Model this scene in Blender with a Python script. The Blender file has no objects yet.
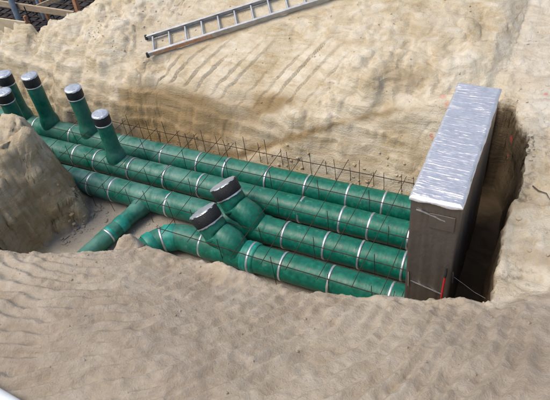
import bpy, bmesh, math, random
import numpy as np
from mathutils import Vector, Matrix, Quaternion

random.seed(7)
SC = bpy.context.scene
COL = SC.collection

# ------------------------------------------------------------------ camera
CAMZ = 6.1945
cd = bpy.data.cameras.new('camera')
cam = bpy.data.objects.new('camera', cd)
COL.objects.link(cam)
M3 = Matrix(((0.89706, -0.214927, 0.386121),
             (0.427674, 0.64222, -0.636119),
             (-0.111255, 0.735771, 0.668029)))
cam.matrix_world = Matrix.Translation((0, 0, CAMZ)) @ M3.to_4x4()
cd.sensor_fit = 'HORIZONTAL'
cd.sensor_width = 36.0
cd.lens = 36.312
cd.clip_start = 0.05
cd.clip_end = 1500
SC.camera = cam

# ------------------------------------------------------------------ world, sun, exposure
SUN_ELEV = math.radians(61)
SUN_AZ = math.radians(-128)      # compass-like angle from +y towards +x : sun stands behind and left of the camera
sd = Vector((math.sin(SUN_AZ) * math.cos(SUN_ELEV), math.cos(SUN_AZ) * math.cos(SUN_ELEV), math.sin(SUN_ELEV)))
w = bpy.data.worlds.new('World')
SC.world = w
w.use_nodes = True
nt = w.node_tree
bg = nt.nodes['Background']
sky = nt.nodes.new('ShaderNodeTexSky')
sky.sky_type = 'NISHITA'
sky.sun_disc = False
sky.sun_elevation = SUN_ELEV
sky.sun_rotation = SUN_AZ
sky.air_density = 1.0
sky.dust_density = 3.0
nt.links.new(sky.outputs[0], bg.inputs[0])
bg.inputs[1].default_value = 0.12
sl = bpy.data.lights.new('sun', 'SUN')
sl.energy = 1.5
sl.angle = math.radians(34)
sl.color = (1.0, 0.94, 0.84)
so = bpy.data.objects.new('sun', sl)
so.rotation_euler = (-sd).to_track_quat('-Z', 'Y').to_euler()
so.location = sd * 40
COL.objects.link(so)
SC.view_settings.view_transform = 'Standard'
SC.view_settings.look = 'None'
SC.view_settings.gamma = 1
SC.view_settings.use_curve_mapping = False
SC.view_settings.exposure = 0.78
SC.render.engine = 'CYCLES'

# ------------------------------------------------------------------ helpers
def link(name, me, mat=None, parent=None):
    o = bpy.data.objects.new(name, me)
    COL.objects.link(o)
    if mat is not None and me is not None:
        me.materials.append(mat)
    if parent is not None:
        o.parent = parent
    return o

def tag(o, label=None, cat=None, group=None, kind=None):
    if label: o['label'] = label
    if cat: o['category'] = cat
    if group: o['group'] = group
    if kind: o['kind'] = kind
    return o

def empty(name, loc=(0, 0, 0)):
    o = bpy.data.objects.new(name, None)
    o.empty_display_size = 0.1
    o.location = loc
    COL.objects.link(o)
    return o

class MB:
    """collects shapes into one mesh"""
    def __init__(s):
        s.v = []; s.f = []; s.smooth = []
    def add(s, vs, fs, smooth=True):
        n = len(s.v)
        s.v += [tuple(a) for a in vs]
        s.f += [tuple(i + n for i in f) for f in fs]
        s.smooth += [smooth] * len(fs)
        return s
    def tube(s, pts, rad, seg=12, caps=True, wob=0.0, seed=0):
        pts = [Vector(p) for p in pts]
        if not isinstance(rad, (list, tuple)): rad = [rad] * len(pts)
        rnd = random.Random(seed)
        t0 = (pts[1] - pts[0]).normalized()
        ref = Vector((0, 0, 1)) if abs(t0.z) < .9 else Vector((0, 1, 0))
        nrm = (ref - t0 * ref.dot(t0)).normalized()
        vs = []; fs = []
        for i, p in enumerate(pts):
            if i == 0: t = pts[1] - pts[0]
            elif i == len(pts) - 1: t = pts[-1] - pts[-2]
            else: t = (pts[i + 1] - pts[i]).normalized() + (pts[i] - pts[i - 1]).normalized()
            t = t.normalized()
            nrm = (nrm - t * nrm.dot(t)).normalized()
            b = t.cross(nrm)
            for k in range(seg):
                a = 2 * math.pi * k / seg
                r = rad[i] * (1 + (rnd.uniform(-wob, wob) if wob else 0))
                vs.append(p + (nrm * math.cos(a) + b * math.sin(a)) * r)
        for i in range(len(pts) - 1):
            for k in range(seg):
                k2 = (k + 1) % seg
                fs.append((i * seg + k, i * seg + k2, (i + 1) * seg + k2, (i + 1) * seg + k))
        s.add(vs, fs)
        if caps:
            n = len(pts)
            s.add([vs[k] for k in range(seg)][::-1], [tuple(range(seg))], False)
            s.add([vs[(n - 1) * seg + k] for k in range(seg)], [tuple(range(seg))], False)
        return s
    def box(s, c, size, rot=None, bev=0.0):
        bm = bmesh.new()
        bmesh.ops.create_cube(bm, size=1)
        bmesh.ops.scale(bm, vec=size, verts=bm.verts)
        if bev:
            bmesh.ops.bevel(bm, geom=bm.edges[:], offset=bev, segments=2, affect='EDGES', profile=.5)
        if rot is not None:
            bmesh.ops.transform(bm, matrix=rot.to_4x4(), verts=bm.verts)
        bmesh.ops.translate(bm, vec=c, verts=bm.verts)
        bm.verts.index_update()
        s.add([v.co.copy() for v in bm.verts], [[v.index for v in f.verts] for f in bm.faces], False)
        bm.free()
        return s
    def beam(s, a, b, wd, ht, up=(0, 0, 1), bev=0.004):
        a = Vector(a); b = Vector(b); x = (b - a).normalized(); up = Vector(up)
        y = up.cross(x).normalized(); z = x.cross(y)
        m = Matrix((x, y, z)).transposed()
        return s.box((a + b) / 2, ((b - a).length, wd, ht), m, bev)
    def build(s, name, mat, parent=None):
        me = bpy.data.meshes.new(name)
        me.from_pydata(s.v, [], s.f)
        me.polygons.foreach_set('use_smooth', s.smooth)
        me.update()
        return link(name, me, mat, parent)

# ------------------------------------------------------------------ numpy noise
def _hash(ix, iy, seed):
    h = (ix.astype(np.int64) * 374761393 + iy.astype(np.int64) * 668265263 + seed * 2147483647 * 3) & 0xffffffff
    h = ((h ^ (h >> 13)) * 1274126177) & 0xffffffff
    h = (h ^ (h >> 16)) & 0xffffffff
    return h.astype(np.float64) / 0xffffffff * 2 - 1
def vnoise(x, y, seed=0):
    ix = np.floor(x); iy = np.floor(y)
    fx = x - ix; fy = y - iy
    fx = fx * fx * fx * (fx * (fx * 6 - 15) + 10); fy = fy * fy * fy * (fy * (fy * 6 - 15) + 10)
    a = _hash(ix, iy, seed); b = _hash(ix + 1, iy, seed); c = _hash(ix, iy + 1, seed); d = _hash(ix + 1, iy + 1, seed)
    return (a * (1 - fx) + b * fx) * (1 - fy) + (c * (1 - fx) + d * fx) * fy
def fbm(x, y, seed=0, oct=5, gain=.5):
    t = 0; amp = 1; tot = 0
    c, s = math.cos(.6), math.sin(.6)
    for o in range(oct):
        t = t + amp * vnoise(x, y, seed + o * 17); tot += amp
        x, y = (x * c - y * s) * 2.03 + 5.1, (x * s + y * c) * 2.03 + 1.7
        amp *= gain
    return t / tot
def vnoise3(x, y, z, seed=0):
    iz = np.floor(z); fz = z - iz
    fz = fz * fz * fz * (fz * (fz * 6 - 15) + 10)
    a = vnoise(x + 17.31 * iz, y + 5.77 * iz, seed); b = vnoise(x + 17.31 * (iz + 1), y + 5.77 * (iz + 1), seed)
    return a * (1 - fz) + b * fz
def fbm3(x, y, z, seed=0, oct=4):
    t = 0; amp = 1; tot = 0
    for o in range(oct):
        t = t + amp * vnoise3(x, y, z, seed + o * 17); tot += amp
        x, y, z = (x * .82 - y * .57) * 2.03 + 3.1, (x * .57 + y * .82) * 2.03 + 1.3, z * 2.03 + 7.7
        amp *= .5
    return t / tot
def ridged(x, y, seed=0, oct=4):
    t = 0; amp = 1; tot = 0
    for o in range(oct):
        t = t + amp * (1 - np.abs(vnoise(x, y, seed + o * 13)) * 2); tot += amp
        x = x * 2.1 + 3.3; y = y * 2.1 + 7.7; amp *= .5
    return t / tot
def sstep(a, b, x):
    t = np.clip((x - a) / (b - a), 0, 1)
    return t * t * (3 - 2 * t)
def smax(a, b, k):
    h = np.clip(.5 + .5 * (a - b) / k, 0, 1)
    return b * (1 - h) + a * h + k * h * (1 - h)
def smin(a, b, k):
    return -smax(-a, -b, k)
def bump(x, y, cx, cy, rx, ry, ang=0):
    c, s = math.cos(ang), math.sin(ang)
    u = ((x - cx) * c + (y - cy) * s) / rx; v = (-(x - cx) * s + (y - cy) * c) / ry
    return np.exp(-(u * u + v * v))

# ------------------------------------------------------------------ terrain height
CR_X = [-14, -8, -5.967, -5.112, -4.687, -4.117, -3.317, -2.702, -1.94, -1.384, -.854, -.467, -.089, .522, 1.5, 6]
CR_Y = [2.3, 2.5, 2.693, 2.925, 3.198, 3.506, 3.475, 3.403, 3.439, 3.546, 3.619, 3.722, 3.783, 3.932, 4.1, 4.3]
CR_Z = [1.2, 1.2, 1.2, 1.2, 1.15, 1.1, 1.15, 1.2, 1.25, 1.3, 1.4, 1.45, 1.5, 1.6, 1.7, 1.8]
FP_T = [-1, 0, .10, .25, .40, .52, .70, 1.0, 1.35, 1.7, 2.3, 4, 7, 60]
FP_Z = [-.6, .02, .34, .74, 1.02, 1.14, 1.28, 1.50, 1.72, 1.88, 2.05, 2.30, 2.5, 2.6]

def terrain(x, y):
    """height and soil masks at plan points"""
    n1 = fbm(x * .9, y * .9, 3, 5)
    n2 = fbm(x * 3.1, y * 3.1, 11, 5)
    n3 = fbm(x * 11, y * 11, 23, 4)
    rg = ridged(x * 1.7, y * 1.7, 31, 4)
    floor = .0 + .03 * n2 + .012 * n3
    # --- near bank
    yc = np.interp(x, CR_X, CR_Y) + .05 * n2 + .02 * n3
    zc = np.interp(x, CR_X, CR_Z)
    d = yc - y
    slope = np.where(d < 1.6, .36 * d, .576 + .12 * (d - 1.6))
    up = zc + slope + .05 * n1
    dn = zc + 2.5 * d
    near = smin(up, dn, .10)
    # toe-marks pressed by the bucket and boots across the near bank
    v = np.hypot(x + 5.1, y - 4.15) + .12 * fbm(x * 1.2, y * 1.2, 41, 3) + .03 * n2
    lam = .125 + .02 * sstep(1.5, 4, v)
    ph = v / .165 + .20 * fbm(x * 1.3, y * 1.3, 44, 2)
    sn = np.sin(2 * np.pi * ph + .45 * np.sin(2 * np.pi * ph))
    saw = .5 + .5 * sn
    cell = .62 + .38 * sstep(-.45, .35, fbm(x * 1.6 + np.floor(ph) * .6, y * 1.6, 47, 3))
    amp = .058 * sstep(.02, .25, d) * (.62 + .38 * sstep(-.4, .3, fbm(x * .7, y * .7, 49, 3))) * cell
    amp = amp * (1 - .05 * sstep(-2.4, -1.4, x) * sstep(1.6, .6, d))
    near = near + (saw - .5) * amp
    near = near + .03 * sstep(0, .3, d) * fbm(x * 2.2, y * 2.2, 151, 4) + .010 * sstep(0, .2, d) * ridged(x * 7, y * 7, 153, 3)
    # boot and tooth prints across the right half
    near = near + .014 * sstep(0, .25, d) * n2 + .010 * n3
    # rubble on the lip
    lip = np.exp(-((d - .05) / .16) ** 2)
    near = near + lip * (.03 * n2 + .018 * n3)
    near = near + .22 * bump(x, y, -2.98, 3.48, .36, .14, -.35) + .05 * bump(x, y, -2.55, 3.42, .2, .1)
    # loose lump below the lip by the side pipes
    lump = .93 * bump(x, y, -4.72, 3.66, .46, .30) * (1 + .25 * n2)
    # --- left block of undisturbed soil
    rgb = ridged(x * 1.3 + 5, y * 1.3, 67, 4)
    xe = -6.47 + .16 * fbm(y * 1.4, x * .9, 61, 3) - .16 * sstep(4.4, 4.9, y) - .16 * sstep(4.3, 3.7, y) + .03 * n3 + .09 * (rgb - .4) + .05 * n2
    ye = 4.92 + .12 * fbm(x * 1.2, y * .8, 63, 3) + .05 * (rgb - .4)
    dx = xe - x; dy = ye - y
    edge = smin(dx, dy, .30)
    top = 1.97 + .10 * n1 + .05 * n2 - .42 * sstep(4.6, 3.4, y) + .08 * sstep(-7, -9, x)
    wall = 5.0 * edge + .30
    block = smin(top, wall, .42)
    fold = (y - 3.62) - .28 * (x + 7.4) + .1 * n2
    block = block - .16 * np.exp(-(fold / .07) ** 2) * sstep(.1, .4, edge)
    block = block - .20 * sstep(.1, -.5, fold)
    block = block + .045 * n2 * sstep(0, .3, edge) + .015 * n3
    cuts = .05 * ridged(x * 2.2 + y * .8, y * 2.2 - x * .8, 66, 3)
    crk = np.exp(-((vnoise(x * 1.5 + .5 * y, y * 1.2 - .3 * x, 191) + .12 * n2) / .045) ** 2) + .7 * np.exp(-((vnoise(x * 2.9 - .7 * y, y * 2.3, 193) + .1 * n2) / .05) ** 2)
    block = block - .075 * crk * sstep(.0, .2, edge)
    block = block - (cuts * 1.6 + .12 * np.clip(ridged(x * 1.1 + y * .5, y * 1.1, 69, 3) - .45, 0, 1)) * sstep(.0, .25, edge)
    # --- far bank
    yf = np.interp(x, [-14, -9, -7, -5, -3, -1.3, -.75, -.5, .3, 1], [6.75, 6.62, 6.5, 6.47, 6.45, 6.47, 6.6, 7.15, 7.2, 7.2])
    u = x - .72 * (y - 7.2)
    gm0 = sstep(-6.6, -6.1, u) * sstep(-2.9, -3.5, u) * sstep(6.75, 7.05, y) * sstep(8.3, 7.8, y)
    t = y - yf + .16 * fbm(x * .7, y * .5, 71, 2) + .10 * fbm(x * 1.3, y * 2.2, 73, 3) * (1 - .8 * gm0) - .05 * (rg - .3) * (1 - gm0)
    bl = np.abs(vnoise(x * 1.15 + .4 * n2, y * .9 + .3 * n1, 171)) + .5 * np.abs(vnoise(x * 2.6 + .3 * n2, y * 2.1, 173)) + .25 * np.abs(vnoise(x * 5.3, y * 4.7, 175))
    lft = sstep(-5.6, -6.6, x)
    t = t + lft * (.24 * (bl - .35)) * (1 - gm0) + (1 - lft) * .10 * (bl - .35) * (1 - gm0)
    far = np.interp(t, FP_T, FP_Z)
    rb = sstep(-.85, -.45, x)
    farr = smin(t * 7.0, 1.50 + .17 * np.maximum(t, 0), .10)
    far = far * (1 - rb) + farr * rb
    far = far + .05 * np.sin((far + .1 * n1 + .06 * n2 + x * .10) * 2 * np.pi / .23) * sstep(.15, .5, far) * sstep(1.5, 1.1, far) * .55
    rsm = sstep(-1.0, .0, x + .15 * n2 + .3 * (y - 8.5))
    far = far + (.09 * n1 + .06 * n2) * sstep(.5, 1.3, far) * (1 - .75 * gm0) * (1 - .6 * rsm) + .016 * n3 * sstep(.2, .6, far)
    far = far + .20 * (bl - .38) * sstep(.8, 1.4, far) * sstep(2.3, 1.7, far) * (1 - gm0) * (.30 + .45 * np.maximum(sstep(-3.9, -2.9, x), 1.3 * lft)) * sstep(-.6, -1.5, x)
    # slumped boulders of sand under the right part of the lip
    rt = sstep(-3.6, -2.4, x)
    far = far + rt * sstep(-.6, -1.5, x) * .14 * ridged(x * 1.25 + .3 * n1, y * 1.25, 77, 4) * sstep(.5, 1.2, far) * sstep(2.1, 1.6, far)
    # excavator tooth marks running up the slope
    pu = (u + .012 * n3) / .30 + .22 * vnoise(np.round(u / .30) * 3.3, u * 0, 5)
    fu = pu - np.floor(pu)
    hsh = _hash(np.floor(pu), u * 0, 9) * .5 + .5
    g0 = 6.88 + .25 * hsh; g1 = 7.75 + .40 * _hash(np.floor(pu), u * 0, 19)
    gmask = gm0 * sstep(g0 - .12, g0 + .06, y) * sstep(g1 + .25, g1 - .05, y)
    far = far - gmask * (.075 * np.clip(1 - fu / .13, 0, 1)) * (.25 + .75 * hsh) * sstep(-.6, .1, vnoise(x * 3.1, y * 3.1, 85))
    far = far + gmask * .050 * np.clip((fu - .12) / .88, 0, 1) * (.3 + .7 * hsh)
    # fan of slipped sand under a slanting crease
    zl = np.interp(x, [-5.4, -4.7, -3.9, -2.9, -1.9, -1.0], [0, .18, .52, 1.02, 1.34, 1.4]) + .10 * n1 + .05 * n2
    fan = smin((y - 6.30 + .05 * n1) * 2.0, zl + .04 + .25 * (y - 6.9), .06)
    fan = np.where((x > -5.4) & (x < -.9) & (y > 6.2) & (y < 7.3), fan, -1)
    far = smax(far, fan, .05)
    # diagonal cracked ledge
    ck = (y - 8.55) - .75 * (x + .75) + .08 * n2
    far = far - .10 * np.exp(-(ck / .035) ** 2) * sstep(-1.35, -1.1, x) * sstep(.1, -.2, x) * (.5 + n3)
    far = far - .10 * sstep(0, .12, ck) * sstep(-1.3, -1.0, x) * sstep(.3, -.1, x) * sstep(1.2, .2, ck)
    # pebbled rubble at the left shoulder
    rub = sstep(-6.6, -7.6, x) * sstep(1.2, 1.5, far)
    far = far + rub * (.06 * n2 + .035 * n3)
    # sand trodden flat under the ladder
    lt = np.clip(((x + 6.68) * .861 + (y - 7.29) * .510), -.3, 5)
    lo = -(x + 6.68) * .510 + (y - 7.29) * .861
    lz = 1.53 + .166 * lt + .36 * np.clip(lo, -.2, 1.5) + .02 * n2
    lm = sstep(-.35, -.02, lo) * sstep(1.1, .6, lo) * ((lt > -.29) & (lt < 4.9))
    far = far * (1 - lm) + np.minimum(far, lz - .06) * lm
    # pit beyond
    xp = np.interp(y, [7.3, 7.6, 7.75, 8.05, 8.6, 10.5, 14, 30], [-14, -10.1, -9.27, -8.77, -8.6, -8.1, -7.4, -5])
    dp = xp - x + .12 * n2
    pit = np.where(dp > 0, 1.75 - 3.0 * dp, 9.0)
    far = np.where(dp > -.3, smin(far, 1.9 - 2.6 * dp, .15), far)
    far = np.where((dp > 0), np.maximum(far, .10 + .02 * n2), far)
    # --- right side of the slot
    xr = np.interp(y, [3.4, 4.0, 4.6, 5.0, 5.5, 6.2, 6.7, 7.2, 7.6], [-.07, -.07, -.07, -.07, -.05, -.03, -.08, -.27, -.40])
    tr = x - xr + .06 * fbm(y * 1.6, x * 1.2, 91, 4) + .03 * n3
    zr = np.interp(y, [3, 4, 5, 6, 7.2, 9.2, 30], [1.5, 1.52, 1.5, 1.5, 1.52, 1.84, 2.2]) + .10 * n1 + .06 * n2 + .012 * n3 + .05 * sstep(.1, .8, tr)
    zr = zr + .07 * ridged(x * 1.4, y * 1.4, 95, 3) * sstep(6.5, 5.5, y)
    right = smin(zr, tr * 16 + .4, .08)
    right = right - 3 * sstep(7.5, 7.9, y)
    h = smax(floor, near, .05)
    h = smax(h, lump, .06)
    h = smax(h, block * sstep(-6.0, -6.4, x) + -2 * (1 - sstep(-6.0, -6.4, x)), .06)
    h = smax(h, far, .06)
    h = smax(h, right, .05)
    h = np.where(dp > 0, np.minimum(h, far), h)
    # masks
    spoil = sstep(-.25, .15, d + .12 * n2) * (.75 + .25 * n1)
    spoil = np.clip(np.maximum(spoil, .8 * bump(x, y, -4.72, 3.62, .35, .25)), 0, 1)
    wet_and_shade = bump(x, y, -5.9, 6.74, 1.1, .24) * 1.4 + bump(x, y, -4.05, 7.02, .5, .13, .1) * 1.2 + bump(x, y, -1.9, 7.45, .5, .16, .3) * .7 \
        + bump(x, y, -1.9, 8.5, .5, .3, .5) * .35 + bump(x, y, -6.9, 4.3, .35, .6) * .4 + bump(x, y, -5.5, 8.0, 1.2, .3, .6) * .4
    blk = sstep(-.25, .1, edge) * sstep(-6.0, -6.4, x) * sstep(2.2, 2.9, y)
    wet_and_shade = wet_and_shade + blk * (.26 + .36 * sstep(1.6, .9, h) + .3 * n1)
    wet_and_shade = wet_and_shade + .38 * sstep(1.25, .8, h + .15 * n1) * sstep(6.0, 6.3, y) * sstep(-.9, -1.3, x)
    wet_and_shade = wet_and_shade + .55 * sstep(.1, .3, x) * sstep(5.0, 4.4, y) * sstep(.0, .4, n2 + .1)
    wet_and_shade = wet_and_shade + .9 * np.exp(-((h - zl - .03) / (.05 + .03 * n2)) ** 2) * sstep(-5.2, -4.4, x) * sstep(-1.2, -2.2, x) * sstep(6.3, 6.5, y) * sstep(7.4, 7.2, y)
    wet_and_shade = wet_and_shade * sstep(-.5, .1, fbm(x * 2.2, y * 2.2, 101, 4) + .22)
    wet_and_shade = wet_and_shade + .8 * sstep(.25, .02, h) * sstep(6.2, 6.5, y) + 1.2 * sstep(1.50, 1.2, h + .08 * n2) * sstep(-.75, -.55, x) * sstep(3.9, 4.1, y) * sstep(.5, .3, x)  # last term paints the foil wall's shade into the slot soil
    flo = sstep(.16, .05, h) * sstep(3.5, 3.9, y) * sstep(-.6, -.9, x)
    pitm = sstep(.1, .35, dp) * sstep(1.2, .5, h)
    pale = np.clip(rsm * sstep(1.2, 1.45, h) * sstep(5.5, 6.8, y) + .8 * bump(x, y, .35, 4.8, .35, .7) * sstep(1.3, 1.45, h) + .5 * sstep(-8.0, -7.2, x) * sstep(-5.6, -7.0, x) * sstep(1.2, 1.6, h) * sstep(6.5, 7, y), 0, 1) * (.7 + .5 * n2)
    slot = sstep(-.75, -.55, x) * sstep(3.9, 4.1, y) * sstep(.5, .3, x)  # plan area where the shade beside the wall is painted in
    return h, np.clip(spoil, 0, 1), np.clip(wet_and_shade, 0, 1), np.clip(flo, 0, 1), np.clip(pitm, 0, 1), np.clip(slot, 0, 1), np.clip(pale, 0, 1)

def gz(x, y):
    return float(terrain(np.array([float(x)]), np.array([float(y)]))[0][0])

# ------------------------------------------------------------------ materials
def newmat(name):
    m = bpy.data.materials.new(name)
    m.use_nodes = True
    n = m.node_tree
    return m, n, n.nodes['Principled BSDF']
def node(n, t, **kw):
    a = n.nodes.new(t)
    for k, v in kw.items():
        if k in a.inputs.keys(): a.inputs[k].default_value = v
        else: setattr(a, k, v)
    return a
def noise(n, vec, scale, detail=5, rough=.55, dist=0):
    a = n.nodes.new('ShaderNodeTexNoise')
    a.inputs['Scale'].default_value = scale; a.inputs['Detail'].default_value = detail
    a.inputs['Roughness'].default_value = rough; a.inputs['Distortion'].default_value = dist
    n.links.new(vec, a.inputs['Vector'])
    return a.outputs['Fac']
def ramp(n, fac, stops):
    a = n.nodes.new('ShaderNodeValToRGB')
    el = a.color_ramp.elements
    while len(el) < len(stops): el.new(.5)
    for e, (p, c) in zip(el, stops):
        e.position = p; e.color = (*c, 1) if len(c) == 3 else c
    n.links.new(fac, a.inputs[0])
    return a.outputs[0]
def mix(n, fac, a, b, mode='MIX'):
    m = n.nodes.new('ShaderNodeMix'); m.data_type = 'RGBA'; m.blend_type = mode
    for sock, val in ((m.inputs[0], fac), (m.inputs[6], a), (m.inputs[7], b)):
        if hasattr(val, 'is_linked') or hasattr(val, 'links'): n.links.new(val, sock)
        elif isinstance(val, (int, float)): sock.default_value = val
        else: sock.default_value = (*val, 1)
    return m.outputs[2]
def math_(n, op, a, b=0.0, clamp=False):
    m = n.nodes.new('ShaderNodeMath'); m.operation = op; m.use_clamp = clamp
    for sock, val in ((m.inputs[0], a), (m.inputs[1], b)):
        if hasattr(val, 'links'): n.links.new(val, sock)
        else: sock.default_value = val
    return m.outputs[0]
def bumpn(n, bsdf, h, strength, dist):
    b = n.nodes.new('ShaderNodeBump'); b.inputs['Strength'].default_value = strength; b.inputs['Distance'].default_value = dist
    n.links.new(h, b.inputs['Height']); n.links.new(b.outputs[0], bsdf.inputs['Normal'])
def coords(n):
    return n.nodes.new('ShaderNodeTexCoord').outputs['Object']
def geo_pos(n):
    return n.nodes.new('ShaderNodeNewGeometry').outputs['Position']

PAINT = [(-0.194, 7.155, 1.057, 0.085, 0.9), (-0.262, 7.237, 0.704, 0.05, 0.8), (0.075, 7.699, 1.564, 0.045, 0.55), (-1.255, 7.267, 1.573, 0.06, 0.4), (-1.161, 7.124, 1.54, 0.06, 0.35), (-1.294, 6.849, 1.13, 0.05, 0.5)]

def soil_material():
    m, n, b = newmat('sandy_soil')
    p = geo_pos(n)
    def attr(k):
        a = n.nodes.new('ShaderNodeAttribute'); a.attribute_name = k; return a.outputs['Fac']
    mp = n.nodes.new('ShaderNodeMapping'); mp.inputs['Scale'].default_value = (.55, .8, 3.2); mp.inputs['Rotation'].default_value = (0, .16, 0)
    n.links.new(p, mp.inputs['Vector'])
    big = noise(n, p, 1.1, 6, .6, .4)
    mid = noise(n, mp.outputs[0], 3.4, 8, .64, 1.1)
    fine = noise(n, p, 38, 5, .65)
    grit = noise(n, p, 62, 5, .85)
    c = ramp(n, big, [(.34, (.40, .285, .145)), (.44, (.56, .455, .295)), (.52, (.66, .565, .415)), (.62, (.75, .685, .55))])
    c2 = ramp(n, mid, [(.34, (.37, .25, .12)), (.45, (.57, .46, .30)), (.52, (.66, .565, .41)), (.60, (.78, .715, .585))])
    c = mix(n, .5, c, c2)
    c = mix(n, ramp(n, fine, [(.35, (0, 0, 0)), (.75, (.55, .55, .55))]), c, (.64, .545, .385))
    c = mix(n, ramp(n, fine, [(.25, (.5, .5, .5)), (.42, (0, 0, 0))]), c, (.34, .245, .135))
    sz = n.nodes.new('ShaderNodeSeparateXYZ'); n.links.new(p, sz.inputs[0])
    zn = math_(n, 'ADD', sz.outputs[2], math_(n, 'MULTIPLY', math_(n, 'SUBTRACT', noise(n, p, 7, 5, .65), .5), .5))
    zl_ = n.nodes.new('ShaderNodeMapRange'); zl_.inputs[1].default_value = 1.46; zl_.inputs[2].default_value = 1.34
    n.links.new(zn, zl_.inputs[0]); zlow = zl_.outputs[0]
    c = mix(n, math_(n, 'MULTIPLY', attr('pale'), .7), c, ramp(n, mid, [(.35, (.50, .455, .385)), (.65, (.66, .625, .56))]))
    wet_and_shade = attr('wet_and_shade')
    c = mix(n, math_(n, 'MULTIPLY', wet_and_shade, .85), c, (.29, .19, .08))  # brown for damp soil and for the slot's painted shade
    sc = ramp(n, mid, [(.3, (.325, .26, .195)), (.55, (.39, .32, .25)), (.72, (.45, .38, .305))])
    sc = mix(n, ramp(n, noise(n, p, 7, 5, .65), [(.55, (0, 0, 0)), (.8, (.7, .7, .7))]), sc, (.26, .195, .15))
    sc = mix(n, ramp(n, noise(n, p, 24, 6, .8), [(.30, (.8, .8, .8)), (.39, (0, 0, 0))]), sc, (.15, .11, .085))
    sc = mix(n, ramp(n, grit, [(.24, (.75, .75, .75)), (.42, (0, 0, 0))]), sc, (.17, .13, .105))
    sc = mix(n, ramp(n, grit, [(.52, (0, 0, 0)), (.72, (.9, .9, .9))]), sc, (.41, .36, .315))
    c = mix(n, math_(n, 'MULTIPLY', attr('spoil'), .95), c, sc)
    fl = ramp(n, big, [(.3, (.34, .29, .235)), (.7, (.44, .39, .32))])
    c = mix(n, attr('floor'), c, fl)
    c = mix(n, math_(n, 'MULTIPLY', math_(n, 'MULTIPLY', attr('slot'), zlow), .9), c, ramp(n, mid, [(.35, (.075, .052, .032)), (.7, (.14, .10, .062))]))  # shade low in the slot, painted as near-black soil colour
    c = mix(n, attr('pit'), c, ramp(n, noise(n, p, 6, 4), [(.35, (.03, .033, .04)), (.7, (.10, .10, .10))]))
    spk = ramp(n, grit, [(.22, (.6, .6, .6)), (.38, (0, 0, 0))])
    c = mix(n, spk, c, (.20, .15, .10))
    # sprayed survey marks
    wob = n.nodes.new('ShaderNodeTexNoise'); wob.inputs['Scale'].default_value = 9; wob.inputs['Detail'].default_value = 4
    n.links.new(p, wob.inputs['Vector'])
    wv = n.nodes.new('ShaderNodeVectorMath'); wv.operation = 'MULTIPLY_ADD'
    n.links.new(wob.outputs['Color'], wv.inputs[0]); wv.inputs[1].default_value = (.14, .14, .14); n.links.new(p, wv.inputs[2])
    for (px_, py_, pz_, rad_, st_) in PAINT:
        dn_ = n.nodes.new('ShaderNodeVectorMath'); dn_.operation = 'DISTANCE'
        n.links.new(wv.outputs[0], dn_.inputs[0]); dn_.inputs[1].default_value = (px_ + .07, py_ + .07, pz_ + .07)
        mr_ = n.nodes.new('ShaderNodeMapRange'); mr_.inputs[1].default_value = rad_ * 1.1; mr_.inputs[2].default_value = rad_ * .55
        n.links.new(dn_.outputs['Value'], mr_.inputs[0])
        c = mix(n, math_(n, 'MULTIPLY', mr_.outputs[0], st_), c, (.66, .12, .10))
    n.links.new(c, b.inputs['Base Color'])
    b.inputs['Roughness'].default_value = .95
    b.inputs['Specular IOR Level'].default_value = .15
    h = math_(n, 'ADD', math_(n, 'MULTIPLY', fine, 1.0), math_(n, 'MULTIPLY', grit, .75))
    far0 = math_(n, 'SUBTRACT', 1.0, attr('spoil'), True)
    h = math_(n, 'ADD', h, math_(n, 'MULTIPLY', math_(n, 'MULTIPLY', mid, far0), 1.1))
    vo = n.nodes.new('ShaderNodeTexNoise'); vo.noise_type = 'RIDGED_MULTIFRACTAL'
    vo.inputs['Scale'].default_value = 5.5; vo.inputs['Detail'].default_value = 6; vo.inputs['Roughness'].default_value = .6; vo.inputs['Distortion'].default_value = .5
    n.links.new(p, vo.inputs['Vector'])
    far_ = math_(n, 'SUBTRACT', 1.0, attr('spoil'), True)
    h = math_(n, 'ADD', h, math_(n, 'MULTIPLY', math_(n, 'MULTIPLY', vo.outputs['Fac'], far_), -.55))
    bumpn(n, b, h, .75, .035)
    return m

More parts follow.
